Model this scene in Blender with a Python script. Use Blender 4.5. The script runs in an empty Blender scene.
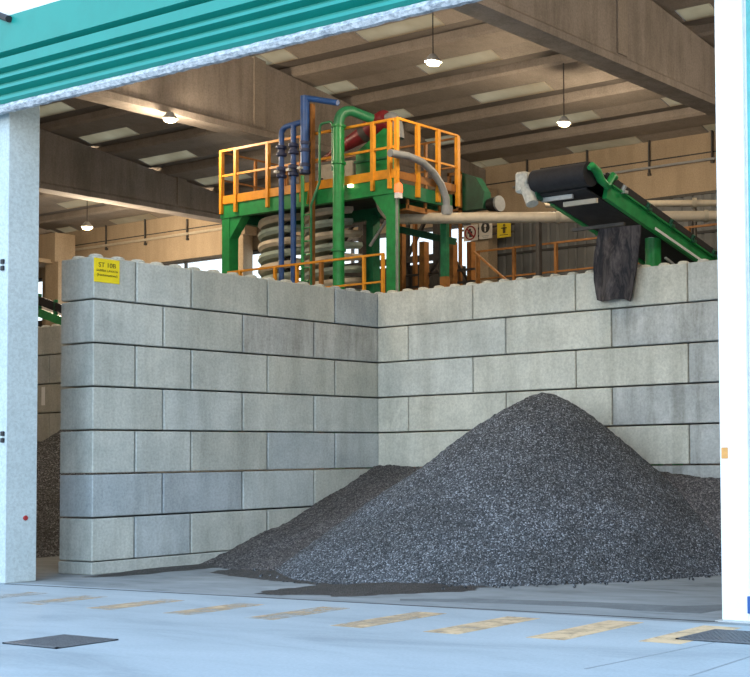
import bpy, bmesh, math, random
from mathutils import Vector, Matrix, noise

random.seed(7)
scene = bpy.context.scene
COL = scene.collection
PI = math.pi

# ------------------------------------------------------------------ camera (perspective-control view, calibrated)
CAM = Vector((19.5966, -12.9463, 1.7525))
RX = Vector((0.87194598, 0.48939306, -0.01430517))
UP = Vector((0.03239443, -0.02851358, 0.99906835))
FW = Vector((-0.48852923, 0.87159704, 0.04071591))
FPX, CX, CY = 1312.576, 768.348, 401.235


def at(x, y, **k):
    """world point seen at photo pixel (x, y) on the plane X=, Y= or Z="""
    d = RX * ((x - CX) / FPX) - UP * ((y - CY) / FPX) + FW
    n, v = list(k.items())[0]
    i = 'XYZ'.index(n)
    return CAM + d * ((v - CAM[i]) / d[i])


cd = bpy.data.cameras.new('camera')
cam = bpy.data.objects.new('camera', cd)
COL.objects.link(cam)
m = Matrix.Identity(4)
for i in range(3):
    m[i][0], m[i][1], m[i][2], m[i][3] = RX[i], UP[i], -FW[i], CAM[i]
cam.matrix_world = m
cd.sensor_width = 36
cd.sensor_fit = 'HORIZONTAL'
cd.lens = FPX / 750 * 36
cd.shift_x = (375 - CX) / 750
cd.shift_y = (CY - 338.5) / 750
cd.clip_end = 500
scene.camera = cam

# ------------------------------------------------------------------ materials
MAT = {}


def nodes_of(name):
    mt = bpy.data.materials.new(name)
    mt.use_nodes = True
    nt = mt.node_tree
    b = nt.nodes['Principled BSDF']
    return mt, nt, b


def ramp(nt, fac, stops):
    r = nt.nodes.new('ShaderNodeValToRGB')
    el = r.color_ramp.elements
    while len(el) < len(stops):
        el.new(0.5)
    for e, (p, c) in zip(el, stops):
        e.position = p
        e.color = (*c, 1)
    nt.links.new(fac, r.inputs[0])
    return r.outputs[0]


def noise_tex(nt, scale, detail=5, rough=.6, vec=None, dist=0):
    n = nt.nodes.new('ShaderNodeTexNoise')
    n.inputs['Scale'].default_value = scale
    n.inputs['Detail'].default_value = detail
    n.inputs['Roughness'].default_value = rough
    n.inputs['Distortion'].default_value = dist
    if vec is not None:
        nt.links.new(vec, n.inputs['Vector'])
    return n.outputs['Fac']


def objco(nt, scale=(1, 1, 1), src='Object'):
    t = nt.nodes.new('ShaderNodeTexCoord')
    mp = nt.nodes.new('ShaderNodeMapping')
    mp.inputs['Scale'].default_value = scale
    nt.links.new(t.outputs[src], mp.inputs['Vector'])
    return mp.outputs[0]


def worldco(nt, scale=(1, 1, 1)):
    g = nt.nodes.new('ShaderNodeNewGeometry')
    mp = nt.nodes.new('ShaderNodeMapping')
    mp.inputs['Scale'].default_value = scale
    nt.links.new(g.outputs['Position'], mp.inputs['Vector'])
    return mp.outputs[0]


def mix(nt, a, b, fac, mode='MIX'):
    mx = nt.nodes.new('ShaderNodeMix')
    mx.data_type = 'RGBA'
    mx.blend_type = mode
    for sock, v in ((6, a), (7, b)):
        if isinstance(v, tuple):
            mx.inputs[sock].default_value = (*v, 1)
        else:
            nt.links.new(v, mx.inputs[sock])
    if isinstance(fac, (int, float)):
        mx.inputs[0].default_value = fac
    else:
        nt.links.new(fac, mx.inputs[0])
    return mx.outputs[2]


def bump(nt, b, h, strength=.3, dist=.01):
    bp = nt.nodes.new('ShaderNodeBump')
    bp.inputs['Strength'].default_value = strength
    bp.inputs['Distance'].default_value = dist
    nt.links.new(h, bp.inputs['Height'])
    nt.links.new(bp.outputs[0], b.inputs['Normal'])


def paint(name, col, rough=.5, metal=0, wear=.12, scale=6):
    mt, nt, b = nodes_of(name)
    f = noise_tex(nt, scale, 6, .65, worldco(nt))
    d = tuple(c * (1 - wear * 2) for c in col)
    c = ramp(nt, f, [(.3, d), (.6, col)])
    nt.links.new(c, b.inputs['Base Color'])
    b.inputs['Roughness'].default_value = rough
    b.inputs['Metallic'].default_value = metal
    MAT[name] = mt
    return mt


def concrete(name, c1, c2, scale=.8, streak=0, rough=.9, fine=25, rnd=0, joints=None):
    """c1/c2 mottled; streak = vertical weather streaks; rnd = tone change per object"""
    mt, nt, b = nodes_of(name)
    w = worldco(nt)
    f = noise_tex(nt, scale, 8, .65, w, .4)
    c = ramp(nt, f, [(.3, c1), (.7, c2)])
    g = noise_tex(nt, fine, 4, .7, w)
    c = mix(nt, c, ramp(nt, g, [(.35, (.78, .78, .78)), (.6, (1.06, 1.06, 1.06))]), .8, 'MULTIPLY')
    if streak:
        s = noise_tex(nt, 1, 6, .7, worldco(nt, (2.6, 2.6, .35)))
        c = mix(nt, c, ramp(nt, s, [(.38, (.55, .54, .5)), (.56, (1, 1, 1))]), streak, 'MULTIPLY')
    if rnd:
        o = nt.nodes.new('ShaderNodeObjectInfo')
        c = mix(nt, c, ramp(nt, o.outputs['Random'], [(0, (.72, .76, .82)), (.25, (.92, .95, .97)), (.5, (1, .98, .92)), (.75, (.86, .84, .78)), (1, (1.05, 1.04, 1))]), rnd, 'MULTIPLY')
    nt.links.new(c, b.inputs['Base Color'])
    b.inputs['Roughness'].default_value = rough
    bump(nt, b, g, .25, .006)
    MAT[name] = mt
    return mt


def gravel(name, stops, scale=22, rough=.85, big=None):
    mt, nt, b = nodes_of(name)
    w = worldco(nt)
    v = nt.nodes.new('ShaderNodeTexVoronoi')
    v.inputs['Scale'].default_value = scale
    nt.links.new(w, v.inputs['Vector'])
    sp = nt.nodes.new('ShaderNodeSeparateColor')
    nt.links.new(v.outputs['Color'], sp.inputs[0])
    c = ramp(nt, sp.outputs[0], stops)
    f = noise_tex(nt, .9, 5, .6, w)
    c = mix(nt, c, ramp(nt, f, [(.35, (.72, .7, .68)), (.65, (1.08, 1.08, 1.1))]), 1, 'MULTIPLY')
    nt.links.new(c, b.inputs['Base Color'])
    b.inputs['Roughness'].default_value = rough
    inv = nt.nodes.new('ShaderNodeMath')
    inv.operation = 'SUBTRACT'
    inv.inputs[0].default_value = 1
    nt.links.new(v.outputs['Distance'], inv.inputs[1])
    bump(nt, b, inv.outputs[0], .9, .03)
    MAT[name] = mt


def emit(name, col, s):
    mt, nt, b = nodes_of(name)
    b.inputs['Base Color'].default_value = (*col, 1)
    b.inputs['Emission Color'].default_value = (*col, 1)
    b.inputs['Emission Strength'].default_value = s
    MAT[name] = mt


concrete('block', (.44, .47, .46), (.61, .63, .605), 1.3, .35, rnd=1)
concrete('block_warm', (.51, .51, .455), (.69, .68, .605), 1.3, .35, rnd=.6)
concrete('block_stained', (.36, .37, .355), (.56, .565, .535), 1.4, .7)
concrete('column', (.46, .53, .54), (.55, .61, .61), .7, .15)
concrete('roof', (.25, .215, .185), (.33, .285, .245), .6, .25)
concrete('roof_panel_shade', (.15, .13, .115), (.20, .175, .155), .6, .25)  # darker roof tone: the weaker light on these panels is put into the colour
concrete('beam', (.24, .21, .19), (.34, .295, .26), .5, .55)
concrete('tan_wall', (.38, .295, .20), (.48, .375, .26), .4, .25)
concrete('apron', (.50, .535, .56), (.60, .63, .65), .35)
concrete('plaster', (.78, .74, .74), (.86, .82, .82), .5)


def floor_mat():
    mt, nt, b = nodes_of('floor')
    w = worldco(nt)
    f = noise_tex(nt, 1.1, 8, .7, worldco(nt, (.5, 1.6, 1)), .6)
    c = ramp(nt, f, [(.3, (.10, .11, .115)), (.46, (.205, .222, .226)), (.7, (.295, .314, .32))])
    nt.links.new(c, b.inputs['Base Color'])
    b.inputs['Roughness'].default_value = .8
    MAT['floor'] = mt


floor_mat()


def apron_mat():
    mt, nt, b = nodes_of('apron')
    f = noise_tex(nt, 1, 7, .65, worldco(nt, (.35, 1.3, 1)), .5)
    c = ramp(nt, f, [(.3, (.245, .285, .305)), (.5, (.325, .37, .393)), (.72, (.375, .42, .443))])
    g = noise_tex(nt, 30, 4, .7, worldco(nt))
    c = mix(nt, c, ramp(nt, g, [(.35, (.86, .86, .86)), (.6, (1.04, 1.04, 1.04))]), .7, 'MULTIPLY')
    nt.links.new(c, b.inputs['Base Color'])
    b.inputs['Roughness'].default_value = .75
    MAT['apron'] = mt


apron_mat()

gravel('gravel', [(0, (.020, .022, .027)), (.45, (.064, .069, .075)), (.8, (.14, .147, .157)), (1, (.44, .46, .49))], 54)
gravel('gravel_old', [(0, (.03, .027, .028)), (.6, (.085, .078, .078)), (1, (.24, .22, .21))], 44)
gravel('wet_fines', [(0, (.02, .019, .018)), (.7, (.05, .046, .043)), (1, (.10, .09, .085))], 60, .55)
paint('teal', (.003, .25, .205), .45, 0, .05, 2)
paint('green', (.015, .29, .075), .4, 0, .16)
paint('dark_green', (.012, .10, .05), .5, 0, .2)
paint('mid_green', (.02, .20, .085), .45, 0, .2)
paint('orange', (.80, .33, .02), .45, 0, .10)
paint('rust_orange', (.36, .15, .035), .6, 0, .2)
paint('blue', (.025, .10, .34), .4, 0, .15)
paint('dark_blue', (.03, .05, .14), .5, 0, .2)
paint('red', (.20, .012, .02), .4, 0, .2)
paint('beige_pipe', (.52, .46, .36), .5, 0, .1)
paint('beige_box', (.42, .38, .30), .6, 0, .12)
paint('tan_trough', (.70, .60, .46), .5, 0, .12)
paint('grey_trough', (.40, .48, .41), .5, 0, .14)
paint('black_rubber', (.018, .017, .02), .75, 0, .25, 9)
paint('black', (.012, .012, .014), .6)
paint('dark_steel', (.07, .065, .06), .55, .2, .2)
paint('grey_panel', (.15, .16, .165), .7, 0, .1, 1.5)
paint('grey_metal', (.42, .44, .46), .45, .35, .1)
paint('pipe_grey', (.27, .29, .31), .5, .1, .12)
paint('duct_grey', (.3, .33, .3), .5)
paint('silver', (.58, .60, .60), .42, .55, .1)
paint('white_paint', (.86, .88, .88), .45, 0, .03)
paint('white_motor', (.62, .60, .52), .55, 0, .18, 14)
paint('sign_yellow', (.86, .66, .01), .5, 0, .05)
paint('sign_white', (.72, .68, .62), .5, 0, .05)
paint('ink', (.10, .075, .005), .6)
paint('ink_black', (.02, .02, .02), .6)
paint('ink_red', (.30, .02, .02), .6)
paint('grate', (.13, .138, .15), .6, .2, .2, 30)
paint('dark_gap', (.05, .05, .052), .9)
paint('teal_edge', (.10, .42, .42), .5)
paint('orange_sticker', (.75, .36, .10), .6)
paint('red_cap', (.38, .03, .03), .5)
emit('lamp_glow', (1, .80, .45), 2.2)
emit('small_glow', (1, .85, .5), 2.5)
emit('beacon_glow', (1, .16, .05), 1.1)


def seal_mat():
    mt, nt, b = nodes_of('seal')
    f = noise_tex(nt, 9, 8, .75, worldco(nt, (1, 1, 2)))
    c = ramp(nt, f, [(.38, (.20, .22, .25)), (.5, (.42, .45, .48)), (.64, (.68, .70, .72))])
    nt.links.new(c, b.inputs['Base Color'])
    b.inputs['Roughness'].default_value = .55
    MAT['seal'] = mt


seal_mat()


def curtain_mat():
    mt, nt, b = nodes_of('curtain')
    f = noise_tex(nt, 1, 7, .7, worldco(nt, (7, 7, 2.2)), .8)
    c = ramp(nt, f, [(.42, (.006, .005, .008)), (.5, (.035, .029, .03)), (.66, (.085, .07, .068))])
    nt.links.new(c, b.inputs['Base Color'])
    b.inputs['Roughness'].default_value = .8
    bump(nt, b, f, .5, .02)
    MAT['curtain'] = mt


curtain_mat()


def skylight_mat():
    mt = bpy.data.materials.new('skylight_pane')
    mt.use_nodes = True
    nt = mt.node_tree
    nt.nodes.clear()
    o = nt.nodes.new('ShaderNodeOutputMaterial')
    t = nt.nodes.new('ShaderNodeBsdfTranslucent')
    d = nt.nodes.new('ShaderNodeBsdfDiffuse')
    f = noise_tex(nt, 1.2, 4, .6, worldco(nt))
    c = ramp(nt, f, [(.3, (.56, .45, .31)), (.7, (.70, .58, .42))])
    nt.links.new(c, t.inputs[0])
    nt.links.new(c, d.inputs[0])
    mx = nt.nodes.new('ShaderNodeMixShader')
    mx.inputs[0].default_value = .25
    nt.links.new(t.outputs[0], mx.inputs[1])
    nt.links.new(d.outputs[0], mx.inputs[2])
    nt.links.new(mx.outputs[0], o.inputs[0])
    MAT['skylight_pane'] = mt


skylight_mat()


def glass_mat():
    mt = bpy.data.materials.new('window_glass')
    mt.use_nodes = True
    nt = mt.node_tree
    nt.nodes.clear()
    o = nt.nodes.new('ShaderNodeOutputMaterial')
    t = nt.nodes.new('ShaderNodeBsdfTransparent')
    t.inputs[0].default_value = (.93, .95, .95, 1)
    g = nt.nodes.new('ShaderNodeBsdfGlossy')
    g.inputs['Roughness'].default_value = .15
    mx = nt.nodes.new('ShaderNodeMixShader')
    mx.inputs[0].default_value = .06
    nt.links.new(t.outputs[0], mx.inputs[1])
    nt.links.new(g.outputs[0], mx.inputs[2])
    nt.links.new(mx.outputs[0], o.inputs[0])
    MAT['window_glass'] = mt


glass_mat()


def worn_yellow():
    mt = bpy.data.materials.new('worn_yellow')
    mt.use_nodes = True
    nt = mt.node_tree
    b = nt.nodes['Principled BSDF']
    o = nt.nodes['Material Output']
    b.inputs['Roughness'].default_value = .7
    w = worldco(nt, (1.5, 1.5, 1.5))
    f = noise_tex(nt, 2.2, 9, .72, w, .3)
    oi = nt.nodes.new('ShaderNodeObjectInfo')
    # how worn a stripe is comes from the colour alpha of its object
    ad = nt.nodes.new('ShaderNodeMath')
    ad.operation = 'ADD'
    nt.links.new(f, ad.inputs[0])
    nt.links.new(oi.outputs['Alpha'], ad.inputs[1])
    k = ramp(nt, ad.outputs[0], [(.62, (0, 0, 0)), (1.05, (.85, .85, .85))])
    b.inputs['Base Color'].default_value = (.72, .50, .29, 1)
    tr = nt.nodes.new('ShaderNodeBsdfTransparent')
    mx = nt.nodes.new('ShaderNodeMixShader')
    nt.links.new(k, mx.inputs[0])
    nt.links.new(tr.outputs[0], mx.inputs[1])
    nt.links.new(b.outputs[0], mx.inputs[2])
    nt.links.new(mx.outputs[0], o.inputs[0])
    MAT['worn_yellow'] = mt


worn_yellow()


# ------------------------------------------------------------------ mesh builder
class MB:
    def __init__(self):
        self.b = bmesh.new()

    def box(self, x0, x1, y0, y1, z0, z1, bev=0):
        r = bmesh.ops.create_cube(self.b, size=1)
        vs = r['verts']
        for v in vs:
            v.co = Vector((x0 + (v.co.x + .5) * (x1 - x0), y0 + (v.co.y + .5) * (y1 - y0), z0 + (v.co.z + .5) * (z1 - z0)))
        if bev:
            es = {e for v in vs for e in v.link_edges}
            bmesh.ops.bevel(self.b, geom=list(es), offset=bev, segments=1, affect='EDGES')
        return self

    def obox(self, p, q, w, h, up=Vector((0, 0, 1))):
        """bar of section w x h from p to q"""
        p, q = Vector(p), Vector(q)
        d = (q - p).normalized()
        s = d.cross(up)
        s = Vector((1, 0, 0)) if s.length < 1e-4 else s.normalized()
        u = s.cross(d)
        vs = []
        for c in (p, q):
            for a, b_ in ((-1, -1), (1, -1), (1, 1), (-1, 1)):
                vs.append(self.b.verts.new(c + s * (a * w / 2) + u * (b_ * h / 2)))
        f = self.b.faces.new
        f(vs[3::-1])
        f(vs[4:])
        for i in range(4):
            j = (i + 1) % 4
            f((vs[i], vs[j], vs[4 + j], vs[4 + i]))
        return self

    def tube(self, pts, r, n=12, cap=True):
        pts = [Vector(p) for p in pts]
        rs = r if isinstance(r, (list, tuple)) else [r] * len(pts)
        rings = []
        ref = None
        for i, p in enumerate(pts):
            if i == 0:
                d = pts[1] - p
            elif i == len(pts) - 1:
                d = p - pts[i - 1]
            else:
                d = (pts[i + 1] - p).normalized() + (p - pts[i - 1]).normalized()
            d.normalize()
            if ref is None:
                ref = Vector((0, 0, 1)) if abs(d.z) < .9 else Vector((1, 0, 0))
            s = d.cross(ref).normalized()
            u = s.cross(d).normalized()
            ref = u
            rings.append([self.b.verts.new(p + s * (math.cos(2 * PI * k / n) * rs[i]) + u * (math.sin(2 * PI * k / n) * rs[i])) for k in range(n)])
        for a, c in zip(rings, rings[1:]):
            for k in range(n):
                self.b.faces.new((a[k], a[(k + 1) % n], c[(k + 1) % n], c[k]))
        if cap:
            self.b.faces.new(rings[0][::-1])
            self.b.faces.new(rings[-1])
        return self

    def lathe(self, prof, c=(0, 0, 0), n=20):
        c = Vector(c)
        rings = []
        for r, z in prof:
            rings.append([self.b.verts.new(c + Vector((math.cos(2 * PI * k / n) * r, math.sin(2 * PI * k / n) * r, z))) for k in range(n)])
        for a, d in zip(rings, rings[1:]):
            for k in range(n):
                self.b.faces.new((a[k], a[(k + 1) % n], d[(k + 1) % n], d[k]))
        self.b.faces.new(rings[0][::-1])
        self.b.faces.new(rings[-1])
        return self

    def prism(self, poly, axis, a0, a1):
        """poly of 2-D points extruded along axis: X -> (y,z), Y -> (x,z), Z -> (x,y)"""
        def mk(p, a):
            return {'X': (a, p[0], p[1]), 'Y': (p[0], a, p[1]), 'Z': (p[0], p[1], a)}[axis]
        A = [self.b.verts.new(mk(p, a0)) for p in poly]
        B = [self.b.verts.new(mk(p, a1)) for p in poly]
        n = len(poly)
        self.b.faces.new(A)
        self.b.faces.new(B[::-1])
        for i in range(n):
            j = (i + 1) % n
            self.b.faces.new((A[j], A[i], B[i], B[j]))
        return self

    def build(self, name, mat, parent=None, smooth=False, origin=None):
        bmesh.ops.recalc_face_normals(self.b, faces=self.b.faces)
        if origin is None and parent is None:
            lo = Vector([min(v.co[i] for v in self.b.verts) for i in range(3)])
            hi = Vector([max(v.co[i] for v in self.b.verts) for i in range(3)])
            origin = Vector(((lo.x + hi.x) / 2, (lo.y + hi.y) / 2, lo.z))
        elif origin is None:
            origin = Vector((0, 0, 0))
        off = wloc(parent) + origin if parent is not None else origin
        for v in self.b.verts:
            v.co -= off
        me = bpy.data.meshes.new(name)
        self.b.to_mesh(me)
        self.b.free()
        if smooth:
            for p in me.polygons:
                p.use_smooth = True
            try:
                me.set_sharp_from_angle(angle=math.radians(40))
            except Exception:
                pass
        me.materials.append(MAT[mat])
        o = bpy.data.objects.new(name, me)
        COL.objects.link(o)
        o.location = origin
        o.parent = parent
        return o


def wloc(o):
    v = Vector((0, 0, 0))
    while o is not None:
        v += Vector(o.location)
        o = o.parent
    return v


def tag(o, label=None, cat=None, group=None, kind=None):
    for k, v in (('label', label), ('category', cat), ('group', group), ('kind', kind)):
        if v:
            o[k] = v
    return o


def thing(name, loc, label, cat, group=None):
    o = bpy.data.objects.new(name, None)
    o.empty_display_size = .2
    COL.objects.link(o)
    o.location = loc
    return tag(o, label, cat, group)


def struct(mb, name, mat, smooth=False, parent=None):
    return tag(mb.build(name, mat, parent, smooth), kind='structure')


def copy_tree(o, parent=None):
    c = o.copy()
    COL.objects.link(c)
    c.parent = parent
    for ch in list(o.children):
        copy_tree(ch, c)
    return c


def text_mesh(body, size, mat, name, parent, matrix, bold=0):
    """lettering turned into a mesh part; matrix places it in the world"""
    cu = bpy.data.curves.new(name, 'FONT')
    cu.body = body
    cu.size = size
    cu.align_x = 'CENTER'
    cu.align_y = 'CENTER'
    cu.extrude = .002
    cu.offset = bold
    tmp = bpy.data.objects.new('tmp_text', cu)
    COL.objects.link(tmp)
    bpy.context.view_layer.update()
    me = bpy.data.meshes.new_from_object(tmp.evaluated_get(bpy.context.evaluated_depsgraph_get()))
    bpy.data.objects.remove(tmp)
    me.transform(matrix)
    if parent is not None:
        me.transform(Matrix.Translation(-wloc(parent)))
    me.materials.clear()
    me.materials.append(MAT[mat])
    o = bpy.data.objects.new(name, me)
    COL.objects.link(o)
    o.parent = parent
    return o


def arc(c, a, b, n=8):
    """quadratic bend from a to b with control c"""
    a, b, c = Vector(a), Vector(b), Vector(c)
    return [a * (1 - t) ** 2 + c * (2 * t * (1 - t)) + b * t * t for t in [i / n for i in range(n + 1)]]


# ------------------------------------------------------------------ world and lamps
wd = bpy.data.worlds.new('sky')
scene.world = wd
wd.use_nodes = True
nt = wd.node_tree
bg = nt.nodes['Background']
tc = nt.nodes.new('ShaderNodeTexCoord')
sx = nt.nodes.new('ShaderNodeSeparateXYZ')
nt.links.new(tc.outputs['Generated'], sx.inputs[0])
skyc = ramp(nt, sx.outputs['Z'], [(0, (.84, .88, .90)), (.10, (.80, .90, .98)), (.45, (.50, .71, .98)), (1, (.36, .60, .95))])
# brighter, hazy part of the sky in front of the hall
dt = nt.nodes.new('ShaderNodeVectorMath')
dt.operation = 'DOT_PRODUCT'
nt.links.new(tc.outputs['Generated'], dt.inputs[0])
dt.inputs[1].default_value = Vector((.42, -.86, .30)).normalized()
skyc = mix(nt, skyc, ramp(nt, dt.outputs['Value'], [(.45, (1, 1, 1)), (1, (2.05, 2.05, 2.0))]), 1, 'MULTIPLY')
nt.links.new(skyc, bg.inputs['Color'])
bg.inputs['Strength'].default_value = 1.9

# ------------------------------------------------------------------ ground, floor and shell of the hall
FY = -1.25       # facade line
WB = 18.0        # back wall
struct(MB().box(-40, 40, -45, FY, -.3, 0), 'ground', 'apron')
struct(MB().box(-36, 20, FY, 19, -.3, 0), 'floor', 'floor')
struct(MB().prism([(.15, -1.47), (12.3, -1.10), (12.3, -1.06), (.15, -1.43)], 'Z', 0, .004), 'trim_1', 'dark_gap')

# back wall: tan concrete above, window strip on the left, grey metal panels on the right
struct(MB().box(-36, 20, WB, WB + .3, 9.1, 13.4), 'wall_back', 'tan_wall')
struct(MB().box(-36, -7.9, WB, WB + .3, 0, 7.35), 'wall_back_lower', 'dark_steel')
gp = MB()
x = -7.9
while x < 20:
    gp.prism([(x, WB), (x + .06, WB - .04), (x + .28, WB - .04), (x + .34, WB), (x + .34, WB + .2), (x, WB + .2)], 'Z', 0, 9.1)
    x += .34
struct(gp, 'wall_back_panels', 'grey_panel')
wl = struct(MB().box(-36, -7.9, WB + .02, WB + .12, 7.35, 7.45).box(-36, -7.9, WB + .02, WB + .12, 9.0, 9.1), 'window_1', 'dark_steel')
fr = MB()
for k in range(11):
    fr.box(-36 + k * 2.81, -35.93 + k * 2.81, WB + .02, WB + .12, 7.35, 9.1)
fr.build('window_frame', 'dark_steel', wl)
MB().box(-36, -7.9, WB + .06, WB + .07, 7.45, 9.0).build('window_pane', 'window_glass', wl)
struct(MB().box(-7.9, 20, WB - .07, WB, 7.95, 8.02), 'trim_2', 'dark_gap')
struct(MB().box(-36, 20, WB - .06, WB - .001, 9.04, 9.12), 'trim_3', 'dark_steel')
# panel joints of the tan wall
struct(MB().box(-36, 20, WB - .012, WB - .001, 10.20, 10.235), 'trim_4', 'dark_gap')
struct(MB().box(-36, 20, WB - .012, WB - .001, 11.42, 11.47), 'trim_5', 'dark_gap')
struct(MB().box(-36.3, -36, FY, WB + .3, 0, 14.4), 'wall_left', 'tan_wall')
struct(MB().box(20, 20.3, FY, WB + .3, 0, 14.4), 'wall_right', 'tan_wall')
struct(MB().box(-36.3, 0.05, FY + .1, FY + .3, 0, 14.4).box(12.9, 20.3, FY + .3, FY + .5, 0, 14.4), 'wall_front', 'plaster')
struct(MB().box(-36.3, 20.3, FY - .27, FY - .05, 8.0, 14.4), 'wall_front_upper', 'plaster')

# big roof beams running to the back wall; the roof falls towards the back
def roof_z(y):
    return 11.15 + .145 * (15.2 - y)


def roof_beam(xr, z0=10.0, w=.62):
    b = MB()
    ya, yb = FY + .35, WB
    b.prism([(ya, z0 + .22), (yb, z0 + .22), (yb, roof_z(yb) - .05), (ya, roof_z(ya) - .05)], 'X', xr - w + .07, xr - .07)
    b.prism([(xr - w, z0), (xr, z0), (xr, z0 + .15), (xr - .08, z0 + .23), (xr - w + .08, z0 + .23), (xr - w, z0 + .15)], 'Y', ya, yb)
    o = struct(b, 'roof_beam', 'beam')
    s = MB()
    for y in (1.2, 9.35, 15.0):
        s.prism([(y, z0 + .24), (y + .34, z0 + .24), (y + .34, roof_z(y + .34)), (y, roof_z(y))], 'X', xr - .075, xr - .03)
    s.build('stiffener', 'roof', o)
    return o


XL, XM, XR = -18.2, -7.6, 3.64
for xr in (XL, XM, XR, 14.8, -29):
    roof_beam(xr)
# pillars at the back wall under the beams
for xr in (XL, XM, XR, -29, 14.8):
    pw = .28 if xr == XM else 0
    struct(MB().box(xr - .65 + 1.5 * pw, xr + .05 + 1.5 * pw, WB - .5, WB - .1, 0, 10.0).box(xr - .75, xr + .25, WB - .6, WB - .1, 9.6, 10.0), 'pillar', 'tan_wall')
struct(MB().box(-28.5, -27.7, WB - 1.1, WB - .5, 0, 9.4).box(-29.6, -27.75, WB - 1.2, WB - .4, 9.4, 10.5), 'pillar', 'tan_wall')
struct(MB().box(-36, -28, FY + 2, 17, 9.35, 9.5), 'ceiling_side', 'tan_wall')

# roof slabs: lipped shed elements with skylight strips between the beams
bays = [(-36, -29), (-29, XL), (XL, XM), (XM, XR), (XR, 14.8), (14.8, 20)]
for bi, (xa, xb) in enumerate(bays):
    for k in range(-5, 5):
        y0 = 8.52 + 2.03 * k
        if y0 < FY - .6:
            continue
        z0 = roof_z(y0)
        zf = lambda d: roof_z(y0 + d)
        s = MB()
        s.prism([(y0, z0 + .02), (y0 + .07, z0 - .04), (y0 + .92, zf(.92) + .06), (y0 + .92, z0 + .22), (y0, z0 + .4)], 'X', xa, xb)
        o = struct(s, 'roof_slab', 'roof')
        s = MB()
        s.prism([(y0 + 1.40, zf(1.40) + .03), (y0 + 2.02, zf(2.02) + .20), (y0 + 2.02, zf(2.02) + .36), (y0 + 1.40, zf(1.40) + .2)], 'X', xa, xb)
        s.build('panel', 'roof_panel_shade', o)
        sk = MB()
        op = MB()
        L = xb - xa
        cuts = [(0, .08, 1), (.08, .30, 0), (.30, .52, 1), (.52, .72, 0), (.72, .95, 1), (.95, 1.0, 0)]
        if bi == 2:
            cuts = [(0, .22, 1), (.22, .92, 0), (.92, 1, 1)]
        for a, c, t in cuts:
            g_ = sk if t else op
            g_.prism([(y0 + .88, zf(.88) + .10), (y0 + 1.42, zf(1.42) + .02), (y0 + 1.42, zf(1.42) + .06), (y0 + .88, zf(.88) + .14)], 'X', xa + L * a, xa + L * c - .03)
        op.build('blank_panel', 'roof', o)
        sk.build('skylight', 'skylight_pane', o)

# pendant lamps -------------------------------------------------
def lamp(p, top, label, power=260):
    t = thing('pendant_lamp', p, label, 'lamp', 'pendant lamps under the roof')
    MB().tube([Vector(p) + Vector((0, 0, .14)), Vector((p[0], p[1], top))], .012, 6).build('cord', 'black', t)
    MB().lathe([(.06, .16), (.08, .14), (.16, .03), (.175, 0), (.165, .0), (.15, .02), (.06, .12)], p, 20).build('reflector', 'grey_metal', t, True)
    MB().lathe([(.05, .06), (.145, .02), (.15, -.02), (.125, -.06), (.06, -.08)], p, 20).build('diffuser', 'lamp_glow', t, True)
    ld = bpy.data.lights.new('lamp_light', 'POINT')
    ld.energy = power
    ld.color = (1, .80, .56)
    ld.shadow_soft_size = .15
    lo = bpy.data.objects.new('lamp_light', ld)
    COL.objects.link(lo)
    lo.location = (0, 0, -.3)
    lo.parent = t
    return t


lamp(at(170, 119, Z=9.8), 10.0, 'glowing lamp fixed close under the roof beam left of the machine')
lamp(at(433, 62, Z=10.0), 12.3, 'glowing pendant lamp on a long cord just under the shutter edge')
lamp(at(564, 123, Z=10.0), 11.5, 'glowing pendant lamp hanging above the head of the green conveyor')
lamp(at(87, 227, Z=9.5), 11.4, 'small glowing pendant lamp by the tan back wall, above the yellow wall sign', 1100)
# added fill lights without lamp bodies, out of view, to brighten the hall
for p in ((9, 3.5, 10), (9.2, 12, 10.3), (-2, 1.5, 10.8), (-13, 2.5, 10.8), (-25, 6, 10)):
    ld = bpy.data.lights.new('hall_fill', 'POINT')
    ld.energy = 420 if p[0] > -10 else 90
    ld.color = (1, .84, .64)
    ld.shadow_soft_size = .3
    lo = bpy.data.objects.new('hall_fill', ld)
    COL.objects.link(lo)
    lo.location = p

# ------------------------------------------------------------------ concrete block walls
H = .7
Z0 = .2
TH = .86
GAP = .014


def block_mesh(L, W, h, stud=True, key={}):
    """a block with its length along local X, origin at the base centre"""
    k = (round(L, 2), round(W, 2), stud)
    if k in key:
        return key[k]
    b = MB()
    b.box(-L / 2 + GAP, L / 2 - GAP, -W / 2 + .002, W / 2 - .002, GAP, h - GAP, .012)
    if stud:
        n = max(1, round(L / .405))
        for i in range(n):
            for j in (-.25, .25):
                b.lathe([(.115, h - GAP - .004), (.105, h + .03), (.08, h + .05), (.05, h + .057)], (-L / 2 + L * (i + .5) / n, j * W, 0), 12)
    bmesh.ops.recalc_face_normals(b.b, faces=b.b.faces)
    me = bpy.data.meshes.new('concrete_block')
    b.b.to_mesh(me)
    b.b.free()
    key[k] = me
    return me


COURSE = ['bottom course', 'second course up', 'third course up', 'middle course', 'third course down', 'second course down', 'top course']
NTH = ['first', 'second', 'third', 'fourth', 'fifth', 'sixth']


def block(L, W, c, rz, course, mat, label, group):
    me = block_mesh(L, W, H, course == 6)
    if me.users and mat != me.get('m', mat):
        me = me.copy()
    if not me.materials:
        me.materials.append(MAT[mat])
        me['m'] = mat
    o = bpy.data.objects.new('concrete_block', me)
    COL.objects.link(o)
    o.location = c
    o.rotation_euler.z = rz
    if me.materials[0] != MAT[mat]:
        o.material_slots[0].link = 'OBJECT'
        o.material_slots[0].material = MAT[mat]
    return tag(o, label, 'concrete block', group)


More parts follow.
